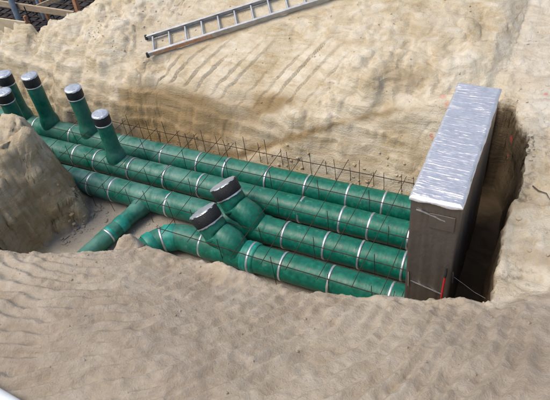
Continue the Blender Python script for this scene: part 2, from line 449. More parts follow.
def green_material():
    m, n, b = newmat('green_wrap')
    p = geo_pos(n)
    big = noise(n, p, 2.6, 6, .62, .5)
    mid = noise(n, p, 14, 5, .6, .3)
    c = ramp(n, mid, [(.3, (.001, .078, .050)), (.55, (.002, .122, .078)), (.75, (.004, .165, .110))])
    sep = n.nodes.new('ShaderNodeSeparateXYZ'); n.links.new(p, sep.inputs[0])
    # chalky dust lies thicker on the far-left lengths
    lx = n.nodes.new('ShaderNodeMapRange'); lx.inputs[1].default_value = -3.2; lx.inputs[2].default_value = -5.8
    lx.inputs[3].default_value = .05; lx.inputs[4].default_value = .8
    n.links.new(sep.outputs[0], lx.inputs[0])
    nm = n.nodes.new('ShaderNodeNewGeometry')
    s2 = n.nodes.new('ShaderNodeSeparateXYZ'); n.links.new(nm.outputs['Normal'], s2.inputs[0])
    upf = math_(n, 'ADD', math_(n, 'MULTIPLY', s2.outputs[2], .55), .35, True)
    dust = math_(n, 'MULTIPLY', ramp(n, big, [(.36, (0, 0, 0)), (.62, (1, 1, 1))]), lx.outputs[0])
    dust = math_(n, 'MULTIPLY', dust, upf)
    c = mix(n, math_(n, 'MULTIPLY', dust, .85), c, (.14, .27, .23))
    sand = ramp(n, noise(n, p, 7, 6, .7), [(.60, (0, 0, 0)), (.74, (.6, .6, .6))])
    c = mix(n, math_(n, 'MULTIPLY', sand, upf), c, (.22, .26, .19))
    n.links.new(c, b.inputs['Base Color'])
    n.links.new(ramp(n, mid, [(.3, (.30, .30, .30)), (.7, (.55, .55, .55))]), b.inputs['Roughness'])
    b.inputs['Specular IOR Level'].default_value = .35
    mp = n.nodes.new('ShaderNodeMapping'); mp.inputs['Scale'].default_value = (5, 1.2, 1.2); mp.inputs['Rotation'].default_value = (0, 0, .35)
    n.links.new(p, mp.inputs['Vector'])
    h = math_(n, 'ADD', noise(n, mp.outputs[0], 4, 4, .5), math_(n, 'MULTIPLY', mid, .6))
    bumpn(n, b, h, .20, .03)
    return m

def plain(name, stops, scale, rough=.6, metal=0, bumps=.3, bdist=.01, bscale=None, stretch=None, rr=None):
    m, n, b = newmat(name)
    p = coords(n)
    if stretch:
        mp = n.nodes.new('ShaderNodeMapping'); mp.inputs['Scale'].default_value = stretch
        n.links.new(p, mp.inputs['Vector']); p = mp.outputs[0]
    f = noise(n, p, scale, 5, .6, .2)
    n.links.new(ramp(n, f, stops), b.inputs['Base Color'])
    b.inputs['Roughness'].default_value = rough
    b.inputs['Metallic'].default_value = metal
    if rr: n.links.new(ramp(n, f, [(.3, (rr[0],) * 3), (.7, (rr[1],) * 3)]), b.inputs['Roughness'])
    bumpn(n, b, noise(n, p, bscale or scale * 3, 4, .6), bumps, bdist)
    return m

MS = soil_material()
MG = green_material()
M_fresh = plain('turquoise_wrap', [(.3, (.003, .12, .085)), (.5, (.006, .20, .15)), (.65, (.02, .30, .24))], 6, .5, 0, .3, .01)
M_band = plain('steel_strap', [(.3, (.40, .42, .43)), (.6, (.66, .68, .70)), (.75, (.76, .78, .80))], 9, .4, .75, .2, .004, rr=(.3, .5))
M_bitumen = plain('black_bitumen', [(.4, (.008, .008, .009)), (.62, (.02, .02, .022)), (.72, (.09, .09, .095))], 70, .55, 0, .6, .01)
M_disc = plain('foil_disc', [(.3, (.40, .42, .44)), (.7, (.66, .68, .70))], 9, .4, .7, .5, .02)
M_rust = plain('rusty_bar', [(.3, (.022, .014, .011)), (.6, (.05, .028, .02)), (.8, (.10, .055, .035))], 22, .8, .3, .3, .003)
M_alu = plain('aluminium', [(.3, (.30, .31, .32)), (.7, (.46, .47, .48))], 9, .55, .65, .2, .003)
M_orange = plain('orange_label', [(.3, (.42, .19, .10)), (.5, (.50, .27, .16)), (.65, (.46, .38, .32))], 20, .6, 0, .1, .002)
M_wood = plain('pale_timber', [(.3, (.26, .19, .12)), (.55, (.38, .29, .19)), (.75, (.48, .39, .28))], 5, .8, 0, .3, .004, stretch=(1, 6, 6))
M_wood2 = plain('reddish_timber', [(.3, (.22, .10, .05)), (.7, (.38, .19, .10))], 5, .8, 0, .3, .004, stretch=(1, 6, 6))
M_ply = plain('sandy_plywood', [(.3, (.44, .35, .22)), (.7, (.60, .50, .35))], 4, .85, 0, .3, .006)
M_prop = plain('grey_blue_steel', [(.3, (.16, .21, .26)), (.7, (.28, .34, .40))], 9, .5, .4, .2, .003)
M_pvc = plain('white_plastic', [(.3, (.66, .68, .66)), (.7, (.78, .80, .78))], 6, .35, 0, .15, .004)
M_red = plain('red_plastic', [(.3, (.40, .012, .015)), (.7, (.55, .03, .03))], 9, .45, 0, .1, .002)
M_blk = plain('black_rubber', [(.3, (.012, .012, .013)), (.7, (.03, .03, .03))], 20, .6, 0, .2, .003)
M_pink = plain('faded_red_timber', [(.3, (.42, .20, .16)), (.7, (.55, .32, .26))], 6, .8, 0, .2, .003)
M_twig = plain('dry_bark', [(.3, (.05, .035, .025)), (.7, (.12, .085, .06))], 30, .9, 0, .4, .004)
M_tape = plain('silver_tape', [(.3, (.35, .35, .36)), (.7, (.62, .62, .64))], 30, .35, .8, .4, .006)

def foil_material(name, col, rough, metal, lines, bs=.55):
    m, n, b = newmat(name)
    p = geo_pos(n)
    f = noise(n, p, 9, 5, .6)
    n.links.new(ramp(n, f, [(.3, tuple(v * .85 for v in col)), (.7, col)]), b.inputs['Base Color'])
    b.inputs['Metallic'].default_value = metal
    n.links.new(ramp(n, noise(n, p, 22, 3), [(.3, (rough * .8,) * 3), (.7, (rough * 1.25,) * 3)]), b.inputs['Roughness'])
    mp = n.nodes.new('ShaderNodeMapping'); mp.inputs['Scale'].default_value = lines
    n.links.new(p, mp.inputs['Vector'])
    h = math_(n, 'ADD', noise(n, mp.outputs[0], 6, 4, .6, .3), math_(n, 'MULTIPLY', noise(n, p, 45, 4, .6), .25))
    bumpn(n, b, h, bs, .03)
    return m
M_foil = foil_material('crinkled_foil', (.74, .72, .715), .38, .75, (2, 9, 9), .22)
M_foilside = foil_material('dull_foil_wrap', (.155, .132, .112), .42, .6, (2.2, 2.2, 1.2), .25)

# ------------------------------------------------------------------ ground sheet
def spans(*segs):
    out = [segs[0][0]]
    for a, b, st in segs:
        n = max(1, int(round((b - a) / st)))
        out += list(np.linspace(a, b, n + 1)[1:])
    return np.array(out)
def geom_out(start, sign, step, lim):
    out = []; p = start
    while abs(p - start) < lim:
        p = p + sign * step; step *= 1.5; out.append(p)
    return out
xs = spans((-17, -10, .06), (-10, -7.05, .03), (-7.05, -6.8, .015), (-6.8, -6.3, .0065), (-6.3, -.6, .020), (-.6, .4, .011), (.4, 3, .04))
ys = spans((-1.5, 1.0, .05), (1.0, 4.1, .0145), (4.1, 6.35, .035), (6.35, 7.7, .0135), (7.7, 10, .026), (10, 15, .06))
xs = np.array(geom_out(-17, -1, .1, 250)[::-1] + list(xs) + geom_out(3, 1, .1, 250))
ys = np.array(geom_out(-1.5, -1, .1, 250)[::-1] + list(ys) + geom_out(15, 1, .1, 250))
X, Y = np.meshgrid(xs, ys)
Hh, a_sp, a_wet_and_shade, a_fl, a_pit, a_sl, a_pl = terrain(X.ravel(), Y.ravel())
nx, ny = len(xs), len(ys)
me = bpy.data.meshes.new('ground')
# crumble the cut faces: push the surface in and out along its own normal
Hg = Hh.reshape(X.shape)
gx = np.gradient(Hg, xs, axis=1); gy = np.gradient(Hg, ys, axis=0)
ln = np.sqrt(gx * gx + gy * gy + 1)
NX, NY, NZ = (-gx / ln).ravel(), (-gy / ln).ravel(), (1 / ln).ravel()
xf, yf_, zf = X.ravel(), Y.ravel(), Hh
steep = sstep(.97, .70, NZ)
inblk = sstep(-5.9, -6.2, xf) * sstep(5.4, 5.2, yf_) * sstep(2.3, 2.8, yf_)
infar = sstep(6.1, 6.4, yf_) * sstep(.15, .4, zf)
inright = sstep(-.6, -.3, xf) * sstep(1.2, .5, xf) * sstep(3.7, 4.0, yf_) * sstep(7.6, 7.2, yf_)
r3 = 1 - 2 * np.abs(fbm3(xf * 1.5, yf_ * 1.5, zf * 1.9, 401, 4))
lay = fbm3(xf * .9, yf_ * .9, zf * 6.5 + .5 * xf, 421, 4)
fine3 = fbm3(xf * 6, yf_ * 6, zf * 7, 431, 3)
crk3 = np.exp(-(fbm3(xf * 1.1, yf_ * 1.1, zf * .9, 441, 3) / .028) ** 2)
disp = inblk * (.35 + .65 * steep) * (.085 * (r3 - .55) + .035 * lay + .014 * fine3 - .05 * crk3) \
     + infar * steep * (.032 * (r3 - .55) + .022 * lay + .009 * fine3 - .016 * crk3) \
     + infar * (1 - steep) * (.02 * (r3 - .55) + .008 * fine3) \
     + inright * (.05 * steep * (r3 - .6) + .012 * fine3)
ug = xf - .72 * (yf_ - 7.2)
grv = sstep(-6.8, -6.3, ug) * sstep(-2.7, -3.3, ug) * sstep(6.75, 6.95, yf_) * sstep(8.3, 7.8, yf_)
disp = disp * sstep(.02, .12, zf) * (1 - .85 * grv)
co = np.stack([xf + NX * disp, yf_ + NY * disp, zf + NZ * disp], 1).astype(np.float32)
me.vertices.add(nx * ny)
me.vertices.foreach_set('co', co.ravel())
ii = np.arange((ny - 1) * (nx - 1)); r_ = ii // (nx - 1); c_ = ii % (nx - 1)
q = np.stack([r_ * nx + c_, r_ * nx + c_ + 1, (r_ + 1) * nx + c_ + 1, (r_ + 1) * nx + c_], 1).astype(np.int32)
me.loops.add(q.size)
me.loops.foreach_set('vertex_index', q.ravel())
me.polygons.add(len(q))
me.polygons.foreach_set('loop_start', (np.arange(len(q)) * 4).astype(np.int32))
me.polygons.foreach_set('loop_total', np.full(len(q), 4, np.int32))
me.polygons.foreach_set('use_smooth', np.ones(len(q), bool))
me.update(calc_edges=True)
for nm_, arr in (('spoil', a_sp), ('wet_and_shade', a_wet_and_shade), ('floor', a_fl), ('pit', a_pit), ('slot', a_sl), ('pale', a_pl)):
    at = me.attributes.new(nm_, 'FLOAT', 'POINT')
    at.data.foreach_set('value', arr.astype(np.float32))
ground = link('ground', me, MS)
tag(ground, kind='structure')

# ------------------------------------------------------------------ green pipes
PY = {1: 6.105, 2: 5.585, 3: 5.008, 4: 4.435}
PZ = 0.26
PR = 0.207
XEND = -0.95
BANDS = {1: [-8.993, -8.033, -6.838, -5.849, -5.085, -4.541, -3.75, -3.043, -2.336, -1.764],
         2: [-7.489, -6.984, -6.201, -5.439, -4.746, -2.919, -2.255, -1.81, -1.225],
         3: [-6.654, -6.17, -5.019, -2.921, -2.278, -1.76, -1.152],
         4: [-2.7, -1.985, -1.162]}
PLAB = {1: 'long green wrapped pipe against the far sand bank with three capped risers',
        2: 'green wrapped pipe second from the far sand bank, with one capped riser',
        3: 'green wrapped pipe third from the far bank, with side branch and leaning capped stub',
        4: 'green wrapped pipe nearest the viewer, bending left into the near bank beside its leaning stub'}

def wavy(x0, x1, y, z, r, seed, step=.12):
    rnd = random.Random(seed)
    n = int((x1 - x0) / step)
    pts = []; rad = []
    for i in range(n + 1):
        x = x0 + (x1 - x0) * i / n
        pts.append((x, y + .004 * math.sin(x * 1.3 + seed), z + .005 * math.sin(x * .9 + seed * 2)))
        rad.append(r * (1 + rnd.uniform(-.008, .008)))
    return pts, rad

def band(parent, c, axis, r, wd=.033, skew=0.0):
    axis = Vector(axis).normalized(); c = Vector(c)
    o = MB().tube([c - axis * wd / 2, c - axis * wd * .46, c + axis * wd * .46, c + axis * wd / 2], [r - .001, r + .0038, r + .0038, r - .001], 40, False)
    return o.build('strap', M_band, parent)

def capped(parent, base, axis, length, r, flare, cap_h, cap_r, name, disc_tilt=0.0):
    """stub pipe rising from a main pipe, with a black cap and foil disc"""
    base = Vector(base); ax = Vector(axis).normalized()
    def q(t): return base + ax * t
    L = length - cap_h
    prof = [(.0, r * flare), (.12, r * flare), (.20, r * (1 + (flare - 1) * .8)), (.25, r * (1 + (flare - 1) * .35)), (.30, r * 1.03), (.36, r)]
    prof = [(t, rr_) for t, rr_ in prof if t < L]
    k = .5
    while k < L: prof.append((k, r * random.uniform(.985, 1.015))); k += .14
    prof.append((L + .03, r))
    s = MB().tube([q(t) for t, _ in prof], [a for _, a in prof], 32).build(name, MG, parent)
    cap = MB().tube([q(L - .005), q(L + .006), q(L + cap_h * .5), q(length - .012), q(length)],
                    [cap_r * .985, cap_r, cap_r * 1.012, cap_r * 1.005, cap_r * .97], 36).build('cap', M_bitumen, s)
    # ragged foil disc, slightly puckered
    n = 36; vs = [q(length + .012)]; fs = []
    ref = Vector((1, 0, 0)) if abs(ax.x) < .8 else Vector((0, 1, 0))
    u = (ref - ax * ref.dot(ax)).normalized(); v = ax.cross(u)
    for ring, (rr_, hh) in enumerate(((.45, .010), (.8, .006), (1.0, .004))):
        for i in range(n):
            a = 2 * math.pi * i / n
            e = (cap_r * rr_) * (1 + (random.uniform(-.03, .03) if ring == 2 else 0))
            vs.append(q(length + hh + random.uniform(-.004, .004)) + (u * math.cos(a) + v * math.sin(a)) * e)
    for i in range(n):   # turned-down lip
        a = 2 * math.pi * i / n
        e = cap_r * 1.03
        vs.append(q(length - .018 - random.random() * .012) + (u * math.cos(a) + v * math.sin(a)) * e)
    for i in range(n):
        j = (i + 1) % n
        fs.append((0, 1 + i, 1 + j))
        for rg_ in range(3):
            A = 1 + rg_ * n
            fs.append((A + i, A + n + i, A + n + j, A + j))
    d = MB().add(vs, fs).build('foil_disc', M_disc, s)
    # pale tape ring under the cap
    MB().tube([q(L - .03), q(L - .028), q(L - .006), q(L - .004)], [r + .001, r + .007, r + .007, r + .001], 36, False).build('tape_ring', M_disc, s)
    return s

pipes = {}
for k in (1, 2, 3):
    pts, rad = wavy(-13.0 if k < 3 else -12.0, XEND, PY[k], PZ, PR, k)
    o = MB().tube(pts, rad, 40).build('green_pipe', MG)
    tag(o, PLAB[k], 'pipe', 'green wrapped pipes in the trench')
    pipes[k] = o
    for x in BANDS[k]:
        band(o, (x, PY[k], PZ), (1, random.uniform(-.03, .03), random.uniform(-.02, .02)), PR * 1.013)
# pipe 4 with its bend
pts, rad = wavy(-4.35, XEND, PY[4], PZ, PR, 4)
R_b = .52
bend = []
for i in range(10, -1, -1):
    a = math.radians(72) * i / 10
    bend.append((-4.35 - R_b * math.sin(a), PY[4] - R_b * (1 - math.cos(a)), PZ - .02 * i / 10))
e = Vector(bend[0]); dr = (Vector(bend[0]) - Vector(bend[1])).normalized()
tail = [tuple(e + dr * t) for t in (1.3, .9, .5, .2)]
allp = tail + bend[:-1] + pts
allr = [PR * .90] * 4 + [PR * (.90 + .1 * i / 10) for i in range(10)] + rad
o = MB().tube(allp, allr, 40).build('green_pipe', MG)
tag(o, PLAB[4], 'pipe', 'green wrapped pipes in the trench')
pipes[4] = o
for x in BANDS[4]: band(o, (x, PY[4], PZ), (1, random.uniform(-.03, .03), 0), PR * 1.013)
band(o, bend[4], Vector(bend[3]) - Vector(bend[5]), PR * .985)
band(o, (-4.02, PY[4], PZ), (1, 0, 0), PR * 1.015)
# wye sleeves and leaning stubs
def sleeve(parent, x0, x1, y, r):
    xs_ = np.linspace(x0, x1, 9)
    rr_ = [PR * 1.005, r * .98, r, r * 1.02, r * 1.03, r * 1.02, r, r * .98, PR * 1.005]
    MB().tube([(x, y, PZ) for x in xs_], rr_, 40, False).build('sleeve', MG, parent)
def ring(parent, c, axis, r, wd, mat, name):
    axis = Vector(axis).normalized(); c = Vector(c)
    return MB().tube([c - axis * wd / 2, c - axis * wd * .35, c + axis * wd * .35, c + axis * wd / 2], [r - .004, r + .006, r + .006, r - .004], 36, False).build(name, mat, parent)
def leaning(parent, x0, y, axis, reach, cap_h):
    ax = Vector(axis).normalized()
    disc = Vector((x0, y, PZ + .02)) + ax * reach
    neck = disc - ax * (cap_h + .24)
    foot = Vector((x0 + .13, y, PZ))
    path = []; rad = []
    for i in range(13):
        t = i / 12
        p = foot * (1 - t) ** 2 + (foot + Vector((.02, 0, .26))) * 2 * t * (1 - t) + neck * t * t
        path.append(p)
        rad.append(.222 - .020 * math.sin(min(1, t * 1.25) * math.pi / 2) + .003 * math.sin(t * 15))
    for k in range(1, 5):
        path.append(neck + ax * (.24 + .03) * k / 4); rad.append(.204)
    st = MB().tube(path, rad, 36, True, .008, int(-x0 * 100)).build('leaning_stub', MG, parent)
    L0 = disc - ax * cap_h
    MB().tube([L0, L0 + ax * .008, L0 + ax * cap_h * .5, disc - ax * .012, disc], [.212, .217, .221, .219, .212], 40).build('cap', M_bitumen, st)
    u = (Vector((1, 0, 0)) - ax * ax.x).normalized(); v = ax.cross(u)
    n = 44; vs = [disc + ax * .012]; fs = []
    for rg_, (e, h_) in enumerate(((.4, .012), (.75, .008), (.97, .005), (1.02, -.010))):
        for i in range(n):
            a = 2 * math.pi * i / n
            k = .216 * e * (1 + (random.uniform(-.035, .02) if rg_ >= 2 else 0))
            vs.append(disc + ax * (h_ + random.uniform(-.003, .003)) + (u * math.cos(a) + v * math.sin(a)) * k)
    for i in range(n):
        q_ = (i + 1) % n
        fs.append((0, 1 + i, 1 + q_))
        for rg_ in range(3):
            A = 1 + rg_ * n
            fs.append((A + i, A + n + i, A + n + q_, A + q_))
    MB().add(vs, fs).build('foil_disc', M_disc, st)
    # ragged strip of pale tape below the cap, loose on one side
    vs = []; fs = []
    for i in range(30):
        a = 2 * math.pi * i / 40 + 2.6
        w0 = .014 + .010 * random.random()
        for h_ in (.004, -w0):
            vs.append(L0 + ax * h_ + (u * math.cos(a) + v * math.sin(a)) * (.219 + random.uniform(0, .006)))
    for i in range(29): fs.append((2 * i, 2 * i + 1, 2 * i + 3, 2 * i + 2))
    MB().add(vs, fs).build('tape_ring', M_disc, st)
    ring(st, neck + ax * .02, ax, .206, .06, MG, 'wrap_ring')
def saddle(parent, x0, x1, y, r, mat):
    xs_ = np.linspace(x0, x1, 13)
    rr_ = [PR * 1.005] + [r * (1 + .018 * math.sin(i * 1.9)) for i in range(11)] + [PR * 1.005]
    MB().tube([(x, y, PZ) for x in xs_], rr_, 40, False, .006, 3).build('sleeve', mat, parent)
saddle(pipes[3], -3.92, -3.20, PY[3], .221, MG)
saddle(pipes[4], -4.02, -3.24, PY[4], .223, MG)
saddle(pipes[4], -3.34, -3.12, PY[4], .229, M_fresh)
leaning(pipes[3], -3.60, PY[3], (-.53, .17, .83), .73, .19)
leaning(pipes[4], -3.61, PY[4], (-.56, .16, .81), .70, .19)
band(pipes[4], (-3.20, PY[4], PZ), (1, 0, 0), .230)
ring(pipes[4], bend[6], Vector(bend[5]) - Vector(bend[7]), PR * .99, .20, M_fresh, 'wrap_ring')
ring(pipes[4], bend[1], Vector(bend[0]) - Vector(bend[2]), PR * .955, .14, M_fresh, 'wrap_ring')
# upright risers
capped(pipes[1], (-8.60, PY[1], PZ + .10), (.0, 0, 1), 1.15, .143, 1.30, .20, .150, 'riser')
capped(pipes[1], (-7.58, PY[1], PZ + .10), (.0, 0, 1), 1.04, .143, 1.30, .18, .150, 'riser')
capped(pipes[1], (-9.33, PY[1], PZ + .10), (.0, 0, 1), 1.08, .143, 1.30, .20, .150, 'riser')
capped(pipes[2], (-6.53, PY[2], PZ + .10), (.0, 0, 1), 1.02, .136, 1.30, .18, .142, 'riser')
capped(pipes[2], (-8.80, PY[2], PZ + .10), (.0, 0, 1), 1.08, .143, 1.30, .18, .150, 'riser')
for k, xr_ in ((1, -8.60), (1, -7.58), (1, -9.33), (2, -6.53), (2, -8.80)):
    sleeve(pipes[k], xr_ - .27, xr_ + .27, PY[k], .216)
# side branch of pipe 3
b0 = Vector((-5.50, PY[3], PZ - .05)); b1 = Vector((-5.80, 3.30, .16))
dv = (b1 - b0)
br = MB().tube([b0 + dv * t for t in (0, .10, .16, .2, .3, .42, .44, .62, .64, .8, 1)],
               [.165, .165, .150, .135, .132, .132, .137, .137, .132, .133, .132], 32).build('side_branch', MG, pipes[3])
band(br, b0 + dv * .53, dv, .139, .03)
ring(br, b0 + dv * .36, dv, .134, .16, M_fresh, 'wrap_ring')
ring(br, b0 + dv * .50, dv, .134, .08, M_fresh, 'wrap_ring')

# ------------------------------------------------------------------ rebar mat over the pipes
mat_o = empty('rebar_mat', (-4.2, 5.3, .56))
tag(mat_o, 'open mat of thin rusty reinforcing bars tied above the four green pipes', 'rebar mat')
def bar(name, a, b, r=.0048, sag=.0, parent=mat_o):
    a = Vector(a); b = Vector(b)
    off = Vector(parent.location)
    pts = []
    for i in range(7):
        t = i / 6
        p = a.lerp(b, t); p.z -= sag * math.sin(math.pi * t)
        p += Vector((random.uniform(-1, 1), random.uniform(-1, 1), random.uniform(-1, 1))) * .004
        pts.append(p - off)
    return MB().tube(pts, r, 6).build(name, M_rust, parent)
for yb, x0 in ((6.40, -8.4), (5.86, -8.3), (5.30, -7.6), (4.74, -6.6), (4.24, -4.7)):
    z = .54
    bar('long_bar', (x0, yb + random.uniform(-.02, .02), z), (-.98, yb + random.uniform(-.02, .02), z - .02), .0065, .015)
for i in range(17):
    x = -7.85 + .415 * i + random.uniform(-.05, .05)
    y0 = 4.62 if x < -4.75 else 4.16
    if x > -3.9 and x < -3.45: y0 = 5.25
    bar('cross_bar', (x - random.uniform(-.03, .05), y0 + random.uniform(-.08, .05), .545 + random.uniform(-.03, .03)),
        (x + random.uniform(-.06, .06), 6.50 + random.uniform(-.05, .08), .555 + random.uniform(-.02, .06)), .0048)
    lean = random.uniform(-.04, .03)
    bar('upright_bar', (x + .19, 6.42, .02), (x + .19 + lean, 6.42 + random.uniform(-.03, .03), .70 + random.uniform(-.14, .10)), .0048)
    xe_ = x + random.uniform(-.02, .06)
    bar('upright_bar', (xe_, 6.44, .02), (xe_ + lean * .5, 6.44, .62 + random.uniform(-.08, .08)), .0048)
    if i % 2 == 0:
        bar('upright_bar', (x + .13, 5.86, .05), (x + .13 + lean, 5.86, .68 + random.uniform(-.05, .10)), .0048)
    if i % 2 == 1 or x < -5:
        bar('upright_bar', (x + .10, 5.30, .05), (x + .10 - lean, 5.30, .64 + random.uniform(-.05, .10)), .0048)
    yq = 4.74 if x < -4.4 else (4.72 if i % 2 else 4.22)
    bar('upright_bar', (x + .12, yq, .02), (x + .12 + lean, yq, .62 + random.uniform(-.06, .10)), .0048)
for x, y, tx, ty, zt in ((-1.05, 4.1, .10, .08, .78), (-1.32, 4.2, -.05, .05, .62)):
    bar('upright_bar', (x, y, .02), (x + tx, y + ty, zt), .0048)

# ------------------------------------------------------------------ foil-wrapped wall the pipes run into
AX, AY, AZT, AW, AL = -.935, 4.176, 2.337, .496, 2.225
wall = empty('foil_wrapped_wall', (AX + AW / 2, AY + AL / 2, 0))
tag(wall, 'tall narrow wall wrapped in silver foil, bluish crinkled top, the four pipes run into it', 'wall')
WO = Vector(wall.location)
def wall_side():
    mb = MB()
    # a ring of wrinkled sheet round the four sides
    ring = []
    def seg(a, b, n):
        for i in range(n): ring.append((Vector(a).lerp(Vector(b), i / n), (Vector(b) - Vector(a)).normalized()))
    x0, x1, y0, y1 = AX, AX + AW, AY, AY + AL
    seg((x0, y0, 0), (x1, y0, 0), 30); seg((x1, y0, 0), (x1, y1, 0), 80); seg((x1, y1, 0), (x0, y1, 0), 24); seg((x0, y1, 0), (x0, y0, 0), 60)
    nz = 44; vs = []; fs = []; n = len(ring)
    s_ = np.arange(n, dtype=float)
    for j in range(nz + 1):
        z = -.05 + (AZT + .05) * j / nz
        wr = .010 * fbm(s_ * .22 + z * .4, s_ * 0 + z * .8, 201, 4) + .006 * fbm(s_ * .7, s_ * 0 + z * .5, 205, 3)
        for i, (p, d) in enumerate(ring):
            nrm = Vector((d.y, -d.x, 0))
            q = p + nrm * float(wr[i]) + Vector((0, 0, z))
            vs.append(q - WO)
    for j in range(nz):
        for i in range(n):
            i2 = (i + 1) % n
            fs.append((j * n + i, j * n + i2, (j + 1) * n + i2, (j + 1) * n + i))
    mb.add(vs, fs)
    o = mb.build('side_wrap', M_foilside, wall)
    return o
wall_side()
def wall_top():
    nx_, ny_ = 50, 380
    u = np.linspace(-.018, AW + .018, nx_); v = np.linspace(-.02, AL + .015, ny_)
    U, V = np.meshgrid(u, v)
    z = .012 * fbm(U * 2.0, V * 5, 301, 3)
    for lam, am, sd_ in ((.043, .0042, 303), (.057, .0046, 313), (.029, .0034, 323)):
        ph = (V + .035 * fbm(U * 3.5, V * 1.5, sd_, 3)) / lam
        fr = np.abs(ph - np.floor(ph) - .5) * 2
        cell = sstep(-.1, .5, vnoise(U * 8 + np.floor(ph) * 5.3, np.floor(ph) * 1.7 + 0 * U, sd_ + 4))
        z = z + am * np.clip(1 - fr / .35, 0, 1) * cell
    z = z + .002 * fbm(U * 20, V * 30, 309, 3)
    z = z + AZT + .012
    ex = .008 * fbm(V * 5, U * 2, 311, 4)
    edge = sstep(.03, 0, np.minimum(np.minimum(U + .018, AW + .018 - U), np.minimum(V + .02, AL + .015 - V)))
    z = z - .020 * edge
    vs = []; fs = []
    for j in range(ny_):
        for i in range(nx_):
            vs.append(Vector((AX + U[j, i] + ex[j, i], AY + V[j, i], z[j, i])) - WO)
    for j in range(ny_ - 1):
        for i in range(nx_ - 1):
            fs.append((j * nx_ + i, j * nx_ + i + 1, (j + 1) * nx_ + i + 1, (j + 1) * nx_ + i))
    # turned-down hem with ragged drop
    border = [i for i in range(nx_)] + [j * nx_ + nx_ - 1 for j in range(1, ny_)] + [(ny_ - 1) * nx_ + i for i in range(nx_ - 2, -1, -1)] + [j * nx_ for j in range(ny_ - 2, 0, -1)]
    nb = len(border); base = len(vs)
    for k, b in enumerate(border):
        c = vs[b]
        drop = .030 + .010 * math.sin(k * .21) + .006 * math.sin(k * .07) + random.uniform(-.002, .002)
        vs.append(Vector((c.x * 1.0, c.y, c.z - drop)))
    for k in range(nb):
        k2 = (k + 1) % nb
        fs.append((border[k], base + k, base + k2, border[k2]))
    MB().add(vs, fs).build('foil_top', M_foil, wall)
wall_top()
def tape(pts, wd, nrm):
    pts = [Vector(p) for p in pts]; nrm = Vector(nrm)
    vs = []; fs = []
    for i, p in enumerate(pts):
        t = (pts[min(i + 1, len(pts) - 1)] - pts[max(i - 1, 0)]).normalized()
        s = t.cross(nrm).normalized()
        wv = wd * random.uniform(.8, 1.2)
        o = nrm * random.uniform(.010, .016)
        for a, b in ((-.5, 0), (-.5, 1), (.5, 1), (.5, 0)):
            vs.append(p + s * wv * a + o * b - WO)
    for i in range(len(pts) - 1):
        for k in range(4):
            k2 = (k + 1) % 4
            fs.append((i * 4 + k, i * 4 + k2, i * 4 + 4 + k2, i * 4 + 4 + k))
    return MB().add(vs, fs, False).build('tape_strip', M_tape, wall)
fy = AY - .006
tape([(AX + .06 + i * .05, fy, AZT - .16 - .012 * i + random.uniform(-.006, .006)) for i in range(7)], .014, (0, -1, 0))
tape([(AX + .03 + .002 * i, fy, AZT - 1.15 - .05 * i) for i in range(6)], .012, (0, -1, 0))
tape([(AX + .06 + i * .06, fy, AZT - 1.30 - .015 * i) for i in range(7)], .008, (0, -1, 0))
tape([(AX + AW + .006, AY + .02 + i * .02, AZT - 1.0 - .07 * i) for i in range(5)], .012, (1, 0, 0))
pm = MB()
pm.box((AX + AW * .66 - WO.x, AY - .010 - WO.y, AZT - .27), (.26, .014, .20), None, .004)
pm.build('patch', M_foilside, wall)

# red-handled tool standing against the wall's near face
tl = empty('marker_stake', (-.50, 4.10, .70))
tag(tl, 'thin red stake with black tip leaning on the near face of the foil wall', 'stake')
MB().tube([(0, 0, -.4), (.0, .005, .30), (.005, .02, .60)], [.012, .012, .012], 12).build('shaft', M_red, tl)
MB().tube([(.005, .02, .60), (.005, .021, .62), (.007, .027, .70), (.007, .03, .75)], [.013, .017, .016, .010], 12).build('tip', M_blk, tl)

# wire across the slot
wr_o = MB().tube([(-.43, 4.42, .99), (-.30, 4.40, .93), (-.18, 4.38, .87), (-.05, 4.36, .84)], .003, 6).build('tie_wire', M_tape)
tag(wr_o, 'thin pale wire stretched across the dark slot right of the foil wall', 'wire')

# ------------------------------------------------------------------ ladder
lad = empty('ladder', (-5.3, 8.2, 1.8))
tag(lad, 'aluminium ladder lying on its slope at the top of the far sand bank', 'ladder')
LO = Vector(lad.location)
A0 = Vector((-6.68, 7.29, 1.55)); d0 = Vector((2.92, 1.73, .565)).normalized()
perp = Vector((-.20, .37, .15)); perp = (perp - d0 * perp.dot(d0)).normalized()
LW = .46
nrm = d0.cross(perp).normalized()
if nrm.z < 0: nrm = -nrm
LEN = 4.6
for s_ in (0, LW):
    a = A0 + perp * s_; b = a + d0 * LEN
    rail = MB()
    rail.beam(a - LO, b - LO, .022, .085, nrm, .003)
    for sg in (-1, 1):
        rail.beam(a + nrm * .042 * sg + perp * (.012 if s_ == 0 else -.012) - LO, b + nrm * .042 * sg + perp * (.012 if s_ == 0 else -.012) - LO, .040, .006, nrm, .001)
    ro = rail.build('rail', M_alu, lad)
    if s_ == 0:
        lb = MB().beam(a + d0 * .1 - perp * .014 - LO, a + d0 * 1.25 - perp * .014 - LO, .004, .078, nrm, .001)
        lb.build('label', M_orange, ro)
for i in range(14):
    t = .12 + i * .325
    p = A0 + d0 * t
    MB().tube([p + perp * .005 - LO, p + perp * (LW - .005) - LO], .021, 10).build('rung', M_alu, lad)
MB().box(A0 - d0 * .01 - LO, (.05, .04, .10), None, .006).build('foot', M_blk, lad)
MB().box(A0 + perp * LW - d0 * .01 - LO, (.05, .04, .10), None, .006).build('foot', M_blk, lad)

